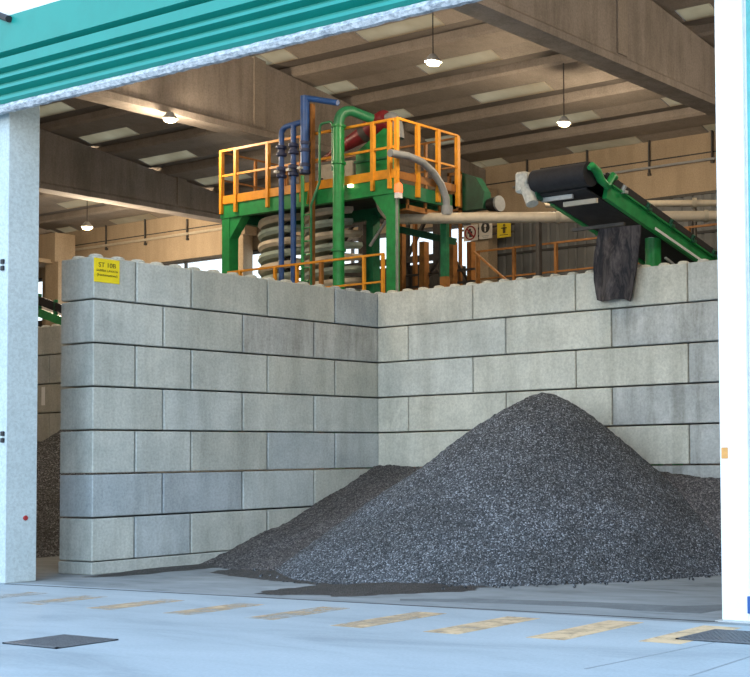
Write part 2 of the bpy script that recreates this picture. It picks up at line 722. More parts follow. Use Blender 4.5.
odd = [0, .76, 1.81, 3.40, 4.98, 6.91]       # side wall joints, as Y
even = [0, 1.27, 2.86, 4.47, 6.91]
rng = random.Random(3)
for c in range(7):
    js = odd if c % 2 == 0 else even
    for i, (a, b_) in enumerate(zip(js, js[1:])):
        yc = (a + b_) / 2
        z = Z0 + c * H
        if a == 0:
            lb = 'concrete block at the free end of the side wall, ' + COURSE[c]
        elif b_ == 6.91:
            lb = 'concrete block at the inner corner of the side wall, ' + COURSE[c]
        else:
            lb = 'concrete block %s from the free end in the side wall, %s' % (NTH[i], COURSE[c])
        if c == 6 and a == 0:
            lb = 'pale concrete block with the yellow sign, top course at side wall free end'
        block(b_ - a, TH, (-TH / 2, yc, z), PI / 2, c, 'block_stained' if (c, i) in ((5, 3), (5, 2)) else 'block', lb, 'interlocking concrete blocks of the side wall')

rodd = [0, 2.50, 4.95, 7.37, 9.82, 12.3]     # back bay wall joints, as X
reven = [0, .83, 3.31, 5.75, 8.20, 10.65, 12.3]
for c in range(7):
    js = rodd if c % 2 == 0 else reven
    z = Z0 + c * H
    for i, (a, b_) in enumerate(zip(js, js[1:])):
        if z + H < 1.4:
            continue                          # behind the gravel
        xc = (a + b_) / 2
        stained = (c in (0, 1, 2, 3, 4, 5) and 5.6 < a < 8.1) or (c in (3, 1, 5) and a > 8)
        mat = 'block_stained' if stained else 'block_warm'
        lb = 'back wall concrete block behind the heap, %s, %s from the corner' % ({6: 'top course', 5: 'second course down', 4: 'third course down', 3: 'fourth course down', 2: 'fifth course down', 1: 'sixth course down'}[c], NTH[i])
        block(b_ - a - .001, TH, (xc, 6.06 + TH / 2, z), 0, c, mat, lb, 'interlocking concrete blocks behind the gravel')
# same back wall, in the neighbouring bunker seen through the gap on the left
ljo = [-14.8, -12.35, -9.9, -7.45]
lje = [-15.75, -13.3, -10.85, -8.4]
for c in range(2, 7):
    js = ljo if c % 2 == 0 else lje
    for i, (a, b_) in enumerate(zip(js, js[1:])):
        lb = 'concrete block seen in the gap beside the front column, %s, %s' % ({6: 'top course', 5: 'second course down', 4: 'third course down', 3: 'fourth course down', 2: 'fifth course down'}[c], ('farthest away', 'middle one', 'nearest side wall')[i])
        o = block(b_ - a, TH, ((a + b_) / 2, 6.06 + TH / 2, Z0 + c * H), 0, c, 'block', lb, 'interlocking concrete blocks of the neighbouring bunker')
# footing strip under the walls
struct(MB().box(-TH, 0.01, 0.0, 6.9, 0, Z0 - .004, .012), 'wall_footing', 'block')
struct(MB().box(0.02, 12.3, 6.065, 6.9, 0, Z0 + H - .01), 'wall_base_back', 'block_stained')
struct(MB().box(-15.8, -TH - .05, 6.065, 6.9, 0, Z0 + 2 * H - .01), 'wall_base_side', 'block_stained')
# painted numeral on the neighbouring bunker wall
p = at(43.2, 397, Y=6.055)
o = text_mesh('1', .52, 'white_paint', 'painted_numeral', None, Matrix.Translation(p) @ Matrix.Rotation(PI / 2, 4, 'X'), .045)
tag(o, 'white painted numeral 1 on the neighbouring bunker wall behind the front column', 'painted numeral')

# yellow wall sign
t = thing('wall_sign', (.006, .235, 4.68), 'yellow sign with three lines of black lettering on the end of the side wall', 'sign')
MB().box(.0, .012, .01, .455, 4.675, 5.06, .003).build('plate', 'sign_yellow', t)
RM = Matrix(((0, 0, 1, 0), (1, 0, 0, 0), (0, 1, 0, 0), (0, 0, 0, 1)))      # text plane facing +X
for body, sz, z in (('ST 10B', .105, 4.955), ('SABBIA LAVATA', .052, 4.865), ('(frantumazione)', .056, 4.795)):
    text_mesh(body, sz, 'ink', 'text', t, Matrix.Translation((.0145, .235, z)) @ RM)

# ------------------------------------------------------------------ front: columns, shutter
b = MB()
b.box(-1.0, .10, -1.43, -.95, 0, 8.0, .01)
struct(b, 'column_concrete', 'column')
cl = MB()
t = thing('column_clip', at(3, 265, Y=-1.43), 'upper black double clip on the concrete column at the photo left edge', 'clip', 'black clips on the concrete column')
for q, nm in ((265, 0), (437, 1)):
    pp = at(3.5, q, Y=-1.43)
    if nm == 1:
        t = thing('column_clip', pp, 'lower black double clip on the concrete column at the photo left edge', 'clip', 'black clips on the concrete column')
    for dz in (.05, -.05):
        MB().box(pp.x - .035, pp.x + .035, -1.465, -1.431, pp.z + dz - .035, pp.z + dz + .035, .008).build('clip', 'black', t)
pp = at(25.5, 518, X=.10)
tag(MB().tube([(.101, pp.y, pp.z), (.12, pp.y, pp.z)], [.04, .03], 14).build('wall_plug', 'red_cap', None, True), 'small round dark red plug low on the concrete column jamb', 'plug')

t = thing('door_post', (12.55, -.85, 0), 'white steel door post standing at the photo right edge', 'door post')
MB().box(12.32, 12.66, -1.04, -.70, .012, 8.6, .012).build('post', 'white_paint', t)
MB().box(12.66, 12.70, -1.0, -.74, .012, 8.6).build('guide_rail', 'silver', t)
MB().box(12.70, 12.95, -1.02, -.72, .012, 8.6, .01).build('guide_cover', 'teal_edge', t)
MB().box(12.26, 13.0, -1.08, -.66, 0, .012).build('foot_plate', 'silver', t)
pp = at(724, 453, Y=-1.04)
MB().box(pp.x - .03, pp.x + .05, -1.046, -1.0405, pp.z - .06, pp.z + .06).build('sticker', 'orange_sticker', t)
MB().box(12.645, 12.70, -1.06, -1.0405, .10, .28, .005).build('blue_label', 'blue', t)

t = thing('shutter_door', (6, -1.6, 7.0), 'teal corrugated shutter door raised across the top of the opening', 'shutter door')
prof = [(-1.60, 8.44), (-1.66, 8.42), (-1.66, 7.90), (-1.55, 7.865), (-1.55, 7.825), (-1.65, 7.81), (-1.66, 7.66), (-1.555, 7.625), (-1.555, 7.585), (-1.655, 7.55), (-1.67, 7.50)]
z = 7.50
for k in range(2):
    prof += [(-1.565, z - .04), (-1.565, z - .07), (-1.66, z - .11), (-1.675, z - .16)]
    z -= .17
prof += [(-1.61, 7.12), (-1.535, 7.12), (-1.535, 8.44)]
MB().prism(prof, 'X', -1.6, 13.4).build('corrugated_panel', 'teal', t)
sl = MB()
n = 150
rows = []
rg = random.Random(5)
for i in range(n + 1):
    x = -1.6 + 15.0 * i / n
    w = rg.uniform(-.008, .008)
    rows.append([(x, -1.63 + w, 7.125), (x, -1.665 + w, 7.06), (x, -1.63, 7.005 + w * .9), (x, -1.57, 7.0 + w * .9), (x, -1.545, 7.06), (x, -1.56, 7.125)])
vr = [[sl.b.verts.new(p) for p in r] for r in rows]
for a, c in zip(vr, vr[1:]):
    for k in range(6):
        sl.b.faces.new((a[k], a[(k + 1) % 6], c[(k + 1) % 6], c[k]))
sl.build('bottom_seal', 'seal', t)
t2 = MB().tube([at(0, 17, Y=-1.62) + Vector((-.2, 0, .1)), at(9, 19, Y=-1.70)], .05, 10)
t2.build('hinge', 'black', t)

# ------------------------------------------------------------------ gravel
def heightfield(name, mat, f, x0, x1, y0, y1, step, amp, fine=.03):
    nx, ny = int((x1 - x0) / step), int((y1 - y0) / step)
    b = MB()
    g = {}
    for i in range(nx + 1):
        for j in range(ny + 1):
            x, y = x0 + (x1 - x0) * i / nx, y0 + (y1 - y0) * j / ny
            h = f(x, y)
            if h > -.12:
                h2 = h + amp * noise.noise((x * .9, y * .9, 3)) * min(1, max(0, h) * 1.5) + fine * noise.noise((x * 9, y * 9, 1)) + fine * .7 * noise.noise((x * 23, y * 23, 5))
                g[i, j] = b.b.verts.new((x, y, max(h2, -.06)))
    for (i, j), v in list(g.items()):
        q = [g.get(k) for k in ((i, j), (i + 1, j), (i + 1, j + 1), (i, j + 1))]
        if all(q) and max(u.co.z for u in q) > -.02:
            b.b.faces.new(q)
    for v in [v for v in b.b.verts if not v.link_faces]:
        b.b.verts.remove(v)
    return b.build(name, mat, None, True)


AX, AY, AH = 5.35, 4.72, 2.95


def main_h(x, y):
    d = math.hypot(x - AX, y - AY)
    ang = math.atan2(y - AY, x - AX)
    R = 4.15 + .10 * math.sin(3 * ang + 1)
    s = AH / R
    h = AH + .06 - s * 1.02 * (math.sqrt(d * d + .14) - .20)
    right = max(0, math.cos(ang - .55)) ** 2
    return h - .30 * right * math.exp(-((d - 2.3) / 1.3) ** 2)


def old_h(x, y):
    yb = 1.95 - .30 * min(x, 4) + .62 * max(0, x - 4.5)
    yb = min(yb, 5.0)
    t = (y - yb) / (6.05 - yb)
    h = 1.66 * (t * .82 + .18 * t * t)
    if t < 0:
        h = t * 1.2
    top = 1.66 - .035 * x + .05 * math.sin(x * 2.1)
    if x > 7.2:
        top = 1.46 - .07 * math.sin((x - 7.2) * 1.4)
    return min(h, top)


tag(heightfield('gravel_heap', 'gravel', main_h, .6, 10.2, .2, 6.05, .045, .07), 'large cone of dark grey gravel heaped in the middle of the bunker', 'gravel heap', None, 'stuff')
tag(heightfield('gravel_bank', 'gravel_old', old_h, .012, 12.2, .2, 6.05, .05, .10), 'lower darker gravel bank in the corner behind the large heap', 'gravel heap', None, 'stuff')


def left_h(x, y):
    # heap leaning on the back wall of the neighbouring bunker
    d = math.hypot((x + 9.6), (y - 6.0) * 1.0)
    h = 2.62 - .43 * d + .12 * math.sin(3 * x + 2 * y)
    return min(h, 2.55 - .08 * math.sin(x * 2))


tag(heightfield('gravel_mound', 'gravel', left_h, -15.5, -.87, .2, 6.05, .07, .12), 'dark gravel mound in the neighbouring bunker, in the gap beside the concrete column', 'gravel heap', None, 'stuff')


def blob(cx, cy, rx, ry, h, seed, rot=0):
    def f(x, y):
        dx, dy = x - cx, y - cy
        u, v = dx * math.cos(rot) + dy * math.sin(rot), -dx * math.sin(rot) + dy * math.cos(rot)
        d = math.hypot(u / rx, v / ry)
        return h * (1 - d ** 2 + .45 * noise.noise((x * 1.6, y * 1.6, seed)) + .25 * noise.noise((x * 5, y * 5, seed)))
    return f


b1, b2 = blob(6.1, .12, 1.5, .85, .05, 4, .55), blob(3.2, .95, 2.0, .42, .05, 8, -.25)
b3 = blob(.35, 1.2, .4, 1.6, .04, 2)
tag(heightfield('spilled_fines', 'wet_fines', lambda x, y: max(b1(x, y), b2(x, y), b3(x, y)), .02, 8.5, -1.0, 3.0, .045, 0, .006), 'dark wet fines spilled on the floor along the foot of the gravel', 'spill', None, 'stuff')

# loose stones around the foot of the heap
st = MB()
for k in range(240):
    a = rng.uniform(PI * 1.02, PI * 1.95)
    r = 4.2 + abs(rng.gauss(0, .22))
    x, y = AX + r * math.cos(a), AY + r * math.sin(a)
    s = rng.uniform(.012, .035)
    rr = bmesh.ops.create_icosphere(st.b, subdivisions=1, radius=s)
    for v in rr['verts']:
        v.co = v.co * rng.uniform(.75, 1.15) + Vector((x, y, s * .6 + .01))
tag(st.build('loose_gravel', 'gravel'), 'loose dark stones scattered along the foot of the large gravel heap', 'gravel', None, 'stuff')

# dried mud streak along the threshold and joints cut in the apron
concrete('mud', (.10, .11, .115), (.19, .205, .21), 1.5)
concrete('joint', (.20, .225, .24), (.25, .28, .29), 1.5)
up_, dn_ = [(400, 599), (500, 599.5), (600, 602.5), (680, 606), (722, 605)], [(722, 610), (700, 613.5), (640, 611), (600, 607.5), (500, 603.5), (400, 601)]
struct(MB().prism([tuple(at(*q, Z=0))[:2] for q in up_ + dn_], 'Z', 0, .002), 'floor_marking', 'mud')
for a, c in (((585, 669), (722, 641)), ((690, 676), (752, 656))):
    pa_, pc_ = at(*a, Z=0), at(*c, Z=0)
    dd = (pc_ - pa_).normalized()
    nn = Vector((-dd.y, dd.x, 0)) * .015
    struct(MB().prism([tuple(v)[:2] for v in (pa_ - nn, pc_ - nn, pc_ + nn, pa_ + nn)], 'Z', 0, .0015), 'ground_line', 'joint')

# ------------------------------------------------------------------ floor paint and drains
words = ['farthest from the white post', 'second from the far end', 'third from the far end', 'fourth from the far end', 'third from the white post', 'second from the white post', 'just left of the white post']
stripes = [(3.0, -2.98, -2.02, .24), (4.42, -2.98, -1.92, .30), (5.82, -2.95, -1.85, .30), (7.15, -2.88, -1.72, .26), (8.62, -2.98, -1.66, .36), (9.92, -2.95, -1.60, .42), (11.18, -2.85, -1.44, .47)]
stripes.append((12.36, -2.62, -1.40, .47))
words.append('at the foot of the white post')
words.insert(0, 'fragment beside the concrete column')
stripes.insert(0, (1.75, -2.9, -2.05, .2))
for (x, ya, yb, wear), w in zip(stripes, words):
    poly = [(x, ya), (x + .47, ya), (x + .42, yb), (x - .04, yb)]
    if x > 12:
        poly = [(12.36, -2.62), (12.83, -2.62), (12.83, -2.39), (12.61, -2.39), (12.61, -1.65), (12.78, -1.65), (12.78, -1.4), (12.32, -1.4)]
    o = MB().prism(poly, 'Z', .0, .003).build('yellow_stripe', 'worn_yellow')
    o.color = (1, 1, 1, wear)
    tag(o, 'faded yellow stripe painted on the apron, ' + w, 'painted stripe', 'yellow stripes along the apron')


def drain(x0, x1, y0, y1, label):
    t = thing('drain_grate', ((x0 + x1) / 2, (y0 + y1) / 2, 0), label, 'drain grate', 'floor drains of the apron')
    MB().box(x0, x1, y0, y1, .0, .006).build('pit', 'dark_steel', t)
    f = MB()
    for a in ((x0, x0 + .03, y0, y1), (x1 - .03, x1, y0, y1), (x0, x1, y0, y0 + .03), (x0, x1, y1 - .03, y1)):
        f.box(*a, .0, .014)
    f.build('rim', 'grate', t)
    g = MB()
    n = int((x1 - x0) / .05)
    for i in range(1, n):
        g.box(x0 + i * .05 - .012, x0 + i * .05 + .012, y0 + .03, y1 - .03, .004, .013)
    n = int((y1 - y0) / .06)
    for i in range(1, n):
        g.box(x0 + .03, x1 - .03, y0 + i * .06 - .01, y0 + i * .06 + .01, .004, .011)
    g.build('grating', 'grate', t)


drain(6.62, 7.50, -5.30, -4.66, 'square dark drain grate in the apron at lower left')
drain(12.62, 13.5, -2.38, -1.66, 'dark drain grate on the apron in front of the white door post')

# ------------------------------------------------------------------ processing machine
PX0, PX1, PY0, PY1 = -7.12, -1.42, 8.0, 9.9
plat = thing('machine_platform', (-4.3, 8.9, 0), 'green steel platform with orange railings standing behind the side wall', 'steel platform')


def post_leg(x, y, w=.24, lower=None):
    b = MB().box(x - w / 2, x + w / 2, y - w / 2, y + w / 2, 0, 7.6)
    return b


l = MB().box(-7.1, -6.84, 7.98, 8.24, 0, 7.6)
l.prism([(-6.84, 7.1), (-6.4, 7.6), (-6.84, 7.6)], 'Y', 8.0, 8.22).build('leg', 'green', plat)
l = MB().box(-1.70, -1.44, 7.98, 8.12, 0, 7.6)
l.prism([(-1.72, 7.1), (-2.15, 7.6), (-1.72, 7.6)], 'Y', 8.0, 8.11)
lg = l.build('leg', 'green', plat)
MB().box(-1.44, -1.40, 8.0, 8.05, 2, 7.65).build('cable_duct', 'duct_grey', lg)
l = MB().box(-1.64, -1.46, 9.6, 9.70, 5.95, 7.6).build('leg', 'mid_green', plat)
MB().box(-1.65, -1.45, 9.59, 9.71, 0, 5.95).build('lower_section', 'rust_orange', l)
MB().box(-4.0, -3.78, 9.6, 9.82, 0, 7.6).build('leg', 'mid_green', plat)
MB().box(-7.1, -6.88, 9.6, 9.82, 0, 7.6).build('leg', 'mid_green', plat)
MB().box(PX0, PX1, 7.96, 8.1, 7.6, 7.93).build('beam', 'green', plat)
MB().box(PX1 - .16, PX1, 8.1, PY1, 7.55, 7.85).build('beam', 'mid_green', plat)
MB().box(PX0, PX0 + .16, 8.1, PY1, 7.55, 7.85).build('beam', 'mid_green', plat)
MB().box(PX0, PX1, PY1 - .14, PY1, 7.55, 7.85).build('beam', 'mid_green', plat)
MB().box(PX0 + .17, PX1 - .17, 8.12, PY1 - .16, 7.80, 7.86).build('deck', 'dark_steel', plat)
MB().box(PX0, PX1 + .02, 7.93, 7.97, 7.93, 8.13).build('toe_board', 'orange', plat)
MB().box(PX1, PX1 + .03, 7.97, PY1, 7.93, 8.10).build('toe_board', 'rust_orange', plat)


def railing(parent, p, q, z0, z1, n, mat, mids=(.5,), w=.05, post=.055, xs=None):
    p, q = Vector(p), Vector(q)
    b = MB()
    b.obox((p.x, p.y, z1), (q.x, q.y, z1), w, w)
    for f in mids:
        zz = z0 + (z1 - z0) * f
        b.obox((p.x, p.y, zz), (q.x, q.y, zz), w * .9, w * .9)
    r = b.build('guard_rail', mat, parent)
    for t_ in (xs or [i / (n - 1) for i in range(n)]):
        c = p.lerp(q, t_)
        MB().box(c.x - post / 2, c.x + post / 2, c.y - post / 2, c.y + post / 2, z0, z1).build('post', mat, r)
    return r


def fx(px_):
    return (at(px_, 180, Y=7.94).x - PX0) / (PX1 - PX0)


railing(plat, (PX0, 7.94, 0), (PX1, 7.94, 0), 7.7, 9.22, 0, 'orange', (.60,), .055, .085, [fx(v) for v in (236, 268, 302, 373, 390)] + [0.01])
railing(plat, (PX1 + .04, 7.98, 0), (PX1 + .04, PY1, 0), 7.6, 9.25, 4, 'orange', (.55,), .05, .085)
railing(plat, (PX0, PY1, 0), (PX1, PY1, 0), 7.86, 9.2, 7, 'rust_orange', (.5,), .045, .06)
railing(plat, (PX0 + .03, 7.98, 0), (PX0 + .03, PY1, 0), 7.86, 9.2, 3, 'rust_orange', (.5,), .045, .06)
# small landing on the right end, below the deck
b = MB().box(-2.0, -1.5, 8.4, 9.5, 7.30, 7.34)
b.box(-1.53, -1.5, 8.4, 9.5, 7.34, 7.42)
for y in (8.45, 9.0, 9.45):
    b.box(-1.55, -1.5, y - .025, y + .025, 7.34, 7.58)
b.build('landing', 'rust_orange', plat)

# amber beacon on the platform corner
pb = at(398.5, 190, X=-1.36)
t = thing('beacon_lamp', pb, 'small orange-red beacon lamp on the right front corner of the platform', 'beacon')
MB().lathe([(.085, -.06), (.095, .0), (.085, .12), (.03, .17)], pb, 14).build('lens', 'beacon_glow', t, True)
MB().box(pb.x - .06, pb.x + .06, pb.y - .06, pb.y + .06, pb.z - .18, pb.z - .06).build('socket', 'white_paint', t)
pb2 = at(351, 186, Y=7.93)
tag(MB().box(pb2.x - .06, pb2.x + .07, 7.87, 7.955, pb2.z - .035, pb2.z + .035, .01).build('bulkhead_light', 'small_glow'), 'small lit bulkhead light on the front beam of the platform', 'light')

# spiral separators
def spiral(px_, label):
    c = at(px_, 245, Y=8.95)
    t = thing('spiral_separator', (c.x, c.y, 0), label, 'spiral separator', 'spiral separators under the platform')
    MB().tube([(c.x, c.y, 0), (c.x, c.y, 7.55)], .09, 12).build('column', 'dark_steel', t)
    R_, pitch = .50, .56
    for k, mat in ((0, 'tan_trough'), (.5, 'grey_trough')):
        prof = []
        b = MB()
        n = 34
        turns = 5
        rings = []
        for i in range(n * turns + 1):
            a = 2 * PI * i / n
            z = 7.62 - pitch * (i / n + k)
            if z < 4.9:
                break
            ring = []
            for dr, dz in ((-.36, -.02), (-.05, -.07), (.12, -.075), (.18, .0), (.165, .085), (.12, .085), (.08, -.01), (-.05, -.03), (-.36, .02)):
                ring.append(b.b.verts.new((c.x + (R_ + dr) * math.cos(a), c.y - (R_ + dr) * math.sin(a), z + dz)))
            rings.append(ring)
        for r1, r2 in zip(rings, rings[1:]):
            for q in range(9):
                b.b.faces.new((r1[q], r1[(q + 1) % 9], r2[(q + 1) % 9], r2[q]))
        b.b.faces.new(rings[0])
        b.b.faces.new(rings[-1][::-1])
        b.build('spiral_trough', mat, t, True)


spiral(288, 'spiral separator of stacked tan and grey-green troughs, behind the blue pipes')
spiral(333, 'spiral separator of stacked tan and grey-green troughs, behind the green riser pipe')

# green riser pipe
t = thing('riser_pipe', (-2.87, 7.7, 0), 'thick green riser pipe with a bend at the top, in front of the platform', 'pipe')
top = at(338.5, 122, Y=7.7)
MB().tube([(top.x, 7.7, 0), (top.x, 7.7, top.z - .1)], .125, 16).build('pipe', 'green', t, True)
b = MB().tube(arc((top.x, 7.7, top.z + .28), (top.x, 7.7, top.z - .1), at(352, 111, Y=7.95), 8) + [at(372, 119, Y=8.4)], .115, 14)
b.build('bend', 'mid_green', t, True)
for z in (6.4, 8.35, top.z - .12):
    MB().lathe([(.16, 0), (.16, .05)], (top.x, 7.7, z), 16).build('flange', 'green', t, True)

# blue pipework
pa, pb_, pc = at(281.5, 130, Y=7.7), at(293.5, 124, Y=7.7), at(305, 95, Y=7.7)
t = thing('blue_pipework', (pa.x, 7.7, 0), 'blue vertical pipes with valves running up the front of the platform', 'pipework')
b = MB().tube([(pa.x, 7.7, 0), (pa.x, 7.7, pa.z - .12)] + arc((pa.x, 7.7, pa.z + .04), (pa.x, 7.7, pa.z - .12), (pa.x + .2, 7.7, pa.z + .06), 5) + [(pc.x, 7.7, pa.z + .10)], .062, 12)
b.build('pipe', 'blue', t, True)
MB().tube([(pb_.x, 7.7, 0), (pb_.x, 7.7, pa.z + .08)], .062, 12).build('pipe', 'blue', t, True)
pe = at(331, 100, Y=7.7)
MB().tube([(pc.x, 7.7, 8.3), (pc.x, 7.7, pc.z - .03), ], .10, 14).tube([(pc.x - .02, 7.7, pc.z - .06), (pe.x, 7.9, pe.z - .02)], .07, 12).build('pipe', 'blue', t, True)
for X_ in (pa.x, pb_.x, pc.x):
    v = MB()
    for z in (8.25, 8.75):
        v.lathe([(.09, 0), (.12, .02), (.12, .08), (.08, .10), (.08, .16), (.12, .18), (.12, .24), (.09, .26)], (X_, 7.7, z), 12)
    vo = v.build('valve', 'dark_blue', t, True)
    MB().box(X_ - .05, X_ + .05, 7.52, 7.60, 8.35, 8.40).build('valve_handle', 'silver', vo)

# orange lifting post with brace and small green ladder
pq = at(312, 104, Y=7.82)
t = thing('hoist_post', (pq.x, 7.84, 0), 'slim orange post rising above the platform railing beside the blue pipe', 'post')
MB().box(pq.x - .045, pq.x + .045, 7.78, 7.87, 5.5, pq.z).build('post', 'rust_orange', t)
MB().obox((pq.x + .03, 7.82, 8.75), (pq.x - .15, 7.82, 7.6), .03, .03).build('brace', 'orange', t)
l0, l1 = at(312, 200, Y=7.66), at(333, 200, Y=7.66)
lx0, lx1 = at(321, 200, Y=7.66).x, at(334, 200, Y=7.66).x
t = thing('ladder', ((lx0 + lx1) / 2, 7.66, 0), 'narrow green ladder with a hooped top beside the green riser pipe', 'ladder')
ztop = at(327, 124, Y=7.66).z
hoop = [(lx0 - .25, 7.6, 0), (lx0 - .25, 7.6, 7.5), (lx0, 7.62, 8.0), (lx0, 7.62, ztop - .12)] + arc((lx0, 7.62, ztop + .02), (lx0, 7.62, ztop - .12), (lx0 + .14, 7.62, ztop + .02), 4) + arc((lx1, 7.62, ztop + .02), (lx1 - .1, 7.62, ztop + .02), (lx1, 7.62, ztop - .12), 4) + [(lx1, 7.62, 8.2)]
MB().tube(hoop, .028, 8).build('rail', 'mid_green', t, True)
rg_ = MB()
MB().tube([(lx0 - .52, 7.6, 0), (lx0 - .52, 7.6, 8.2)], .04, 8).build('rail', 'green', t, True)
for k in range(9):
    rg_.tube([(lx0 - .52, 7.6, 4.9 + k * .3), (lx0 - .25, 7.6, 4.9 + k * .3)], .018, 6)
rg_.build('rungs', 'green', t)

# cyclone, tank, cabinet on the deck
c0, c1, c2 = at(322, 160, Y=8.9), at(352, 140, Y=8.9), at(388, 119, Y=8.9)
t = thing('cyclone', (c1.x, 8.9, c1.z), 'dark red slanting cyclone resting on the green tank on the platform', 'cyclone')
d = (c2 - c0).normalized()
L = (c2 - c0).length
pts = [c0 + d * (L * f) for f in (0, .12, .30, .46, .50, .66)]
MB().tube(pts, [.05, .07, .12, .16, .165, .20], 18).build('cone', 'red', t, True)
MB().tube([c0 + d * (L * f) for f in (.74, .78, .98, 1.0)], [.24, .25, .25, .22], 18).build('head', 'red', t, True)
MB().tube([c0 + d * (L * .655), c0 + d * (L * .675), c0 + d * (L * .74)], [.235, .235, .22], 18).build('clamp_ring', 'dark_steel', t, True)
MB().tube(arc(c2 + Vector((.32, 0, .16)), c2 + Vector((-.02, 0, 0)), c2 + Vector((.34, 0, -.5)), 8), .12, 14).build('overflow_bend', 'pipe_grey', t, True)

tx0, tx1 = at(356, 175, Y=8.5).x, at(388, 175, Y=8.5).x
t = thing('feed_tank', ((tx0 + tx1) / 2, 8.8, 7.86), 'bright green feed tank with a sloping top on the platform', 'tank')
MB().prism([(tx0, 7.87), (tx1, 7.87), (tx1, 9.22), (tx1 - .12, 9.26), (tx0, 8.82)], 'Y', 8.5, 8.72).build('body', 'green', t)
MB().box(tx0 - .02, tx1 + .03, 8.46, 8.5, 8.55, 8.60).box(tx0 - .02, tx1 + .03, 8.46, 8.5, 8.1, 8.15).build('stiffener', 'mid_green', t)
MB().box(tx1 - .30, tx1 - .02, 8.9, 9.2, 8.3, 8.72).build('saddle', 'mid_green', t) if False else None

bx0, bx1 = at(320, 170, Y=8.5).x, at(354, 170, Y=8.5).x
t = thing('control_cabinet', ((bx0 + bx1) / 2, 8.75, 7.86), 'beige control cabinet on the platform left of the green tank', 'cabinet')
MB().box(bx0, bx1 - .04, 8.5, 9.1, 7.87, 8.66, .015).build('body', 'beige_box', t)
w = (bx1 - bx0) / 2
for k in range(2):
    do = MB().box(bx0 + .03 + k * w, bx0 + w - .04 + k * w, 8.485, 8.5, 7.93, 8.60, .006).build('door', 'beige_box', t)
    MB().box(bx0 + .08 + k * w, bx0 + .12 + k * w, 8.46, 8.485, 8.2, 8.34).build('handle', 'black', do)

# grey curved pipe at the right end
P = [at(390, 153, X=-1.2), at(408, 156, X=-1.2), at(422, 162, X=-1.2), at(433, 172, X=-1.2), at(441, 184, X=-1.2), at(446, 198, X=-1.2), at(447, 214, X=-1.2)]
t = thing('discharge_hose', P[3], 'grey curved hose bending down over the right end railing of the platform', 'hose')
MB().tube(P, .085, 14).build('hose', 'pipe_grey', t, True)
MB().tube([P[-1] + Vector((0, 0, .18)), P[-1] + Vector((0, 0, -.02))], .13, 14).build('coupling', 'pipe_grey', t, True)

# long beige pipe across the hall
q0, q1 = at(401, 218.5, Y=8.75), at(722, 216, Y=13.2)
t = thing('beige_pipe', q0, 'long thick beige pipe running level from the platform across the hall to the right', 'pipe')
e = at(384, 203, Y=8.65)
MB().tube(arc(at(380, 217, Y=8.65), e + Vector((-.1, 0, .2)), q0, 8) + [q1, q1 + (q1 - q0) * .25], .125, 16).build('pipe', 'beige_pipe', t, True)
sp_ = MB()
for f in (.42, .9):
    c = q0.lerp(q1, f)
    sp_.obox((c.x, c.y, 0), (c.x, c.y, c.z - .12), .10, .10)
for k, f in enumerate((.02, .48, .95)):
    c = q0.lerp(q1, f)
    dd = (q1 - q0).normalized()
    MB().tube([c - dd * .04, c + dd * .04], .15, 16).build('clamp', 'beige_box', t, True)
sp_.build('support', 'dark_steel', t)
q2, q3 = at(612, 204, Y=14.2), at(722, 203, Y=15.7)
t = thing('thin_beige_pipe', q2, 'thinner beige pipe above the long pipe, right of the conveyor', 'pipe')
MB().tube([q2 - (q3 - q2) * .6, q3 + (q3 - q2) * .4], .085, 14).build('pipe', 'beige_pipe', t, True)
c = q2.lerp(q3, .75)
MB().tube([c - (q3 - q2) * .02, c + (q3 - q2) * .02], .14, 14).build('flange', 'beige_box', t, True)
MB().obox((c.x, c.y, 0), (c.x, c.y, c.z - .08), .08, .08).build('support', 'dark_steel', t)

# lower walkway railing in front of the coils
t = thing('walkway_railing', (-3.2, 7.5, 0), 'yellow-orange walkway railing just above the block wall, in front of the spiral separators', 'railing')
xa, xb_ = at(228, 270, Y=7.4).x, at(384, 254, Y=7.4).x
tk = [(at(v, 265, Y=7.4).x - xa) / (xb_ - xa) for v in (240, 275, 297, 321, 364, 383)]
railing(t, (xa, 7.4, 0), (xb_, 7.4, 0), 4.6, 6.16, 0, 'orange', (.62,), .045, .06, tk)
xx = at(323, 270, Y=7.4).x
MB().box(xx - .09, xx - .02, 7.36, 7.44, 0, 6.14).build('post', 'rust_orange', t)
for X_ in (xa + .1, xb_ - .1):
    MB().box(X_ - .03, X_ + .03, 7.37, 7.43, 0, 4.6).build('post', 'rust_orange', t)

# pale diagonal brace and steelwork behind
t = thing('brace_tube', at(378, 235, Y=9.2), 'pale thin diagonal tube under the right half of the platform', 'tube')
MB().tube([at(370, 246, Y=9.2), at(386, 221, Y=9.2)], .035, 8).build('tube', 'silver', t, True)

t = thing('steel_rack', (-1.2, 11.6, 0), 'rust-orange steel rack of posts and shelves right of the platform leg', 'rack')
zz = 7.0
for px_, Yp, wdt in ((402, 11.2, .13), (415, 12.0, .09), (424, 11.2, .17), (453, 11.2, .15), (471, 11.6, .15), (395, 12.0, .08)):
    pt = at(px_, 232, Y=Yp)
    MB().box(pt.x - wdt / 2, pt.x + wdt / 2, Yp - wdt / 2, Yp + wdt / 2, 0, pt.z + (.35 if px_ in (402, 415) else -.25)).build('post', 'rust_orange', t)
a0, a1 = at(395, 258, Y=11.2).x, at(472, 258, Y=11.2).x
for k, z in enumerate((5.55, 5.8, 6.05, 6.35)):
    MB().box(a0, a1, 11.26, 11.32, z, z + .05).build('shelf_beam', 'rust_orange' if k < 2 else 'dark_steel', t)
MB().obox((a0, 11.6, 5.5), (a0 + 1.2, 11.6, 6.9), .05, .05).obox((a1, 11.6, 5.5), (a1 - .9, 11.6, 6.7), .05, .05).build('brace', 'dark_steel', t)

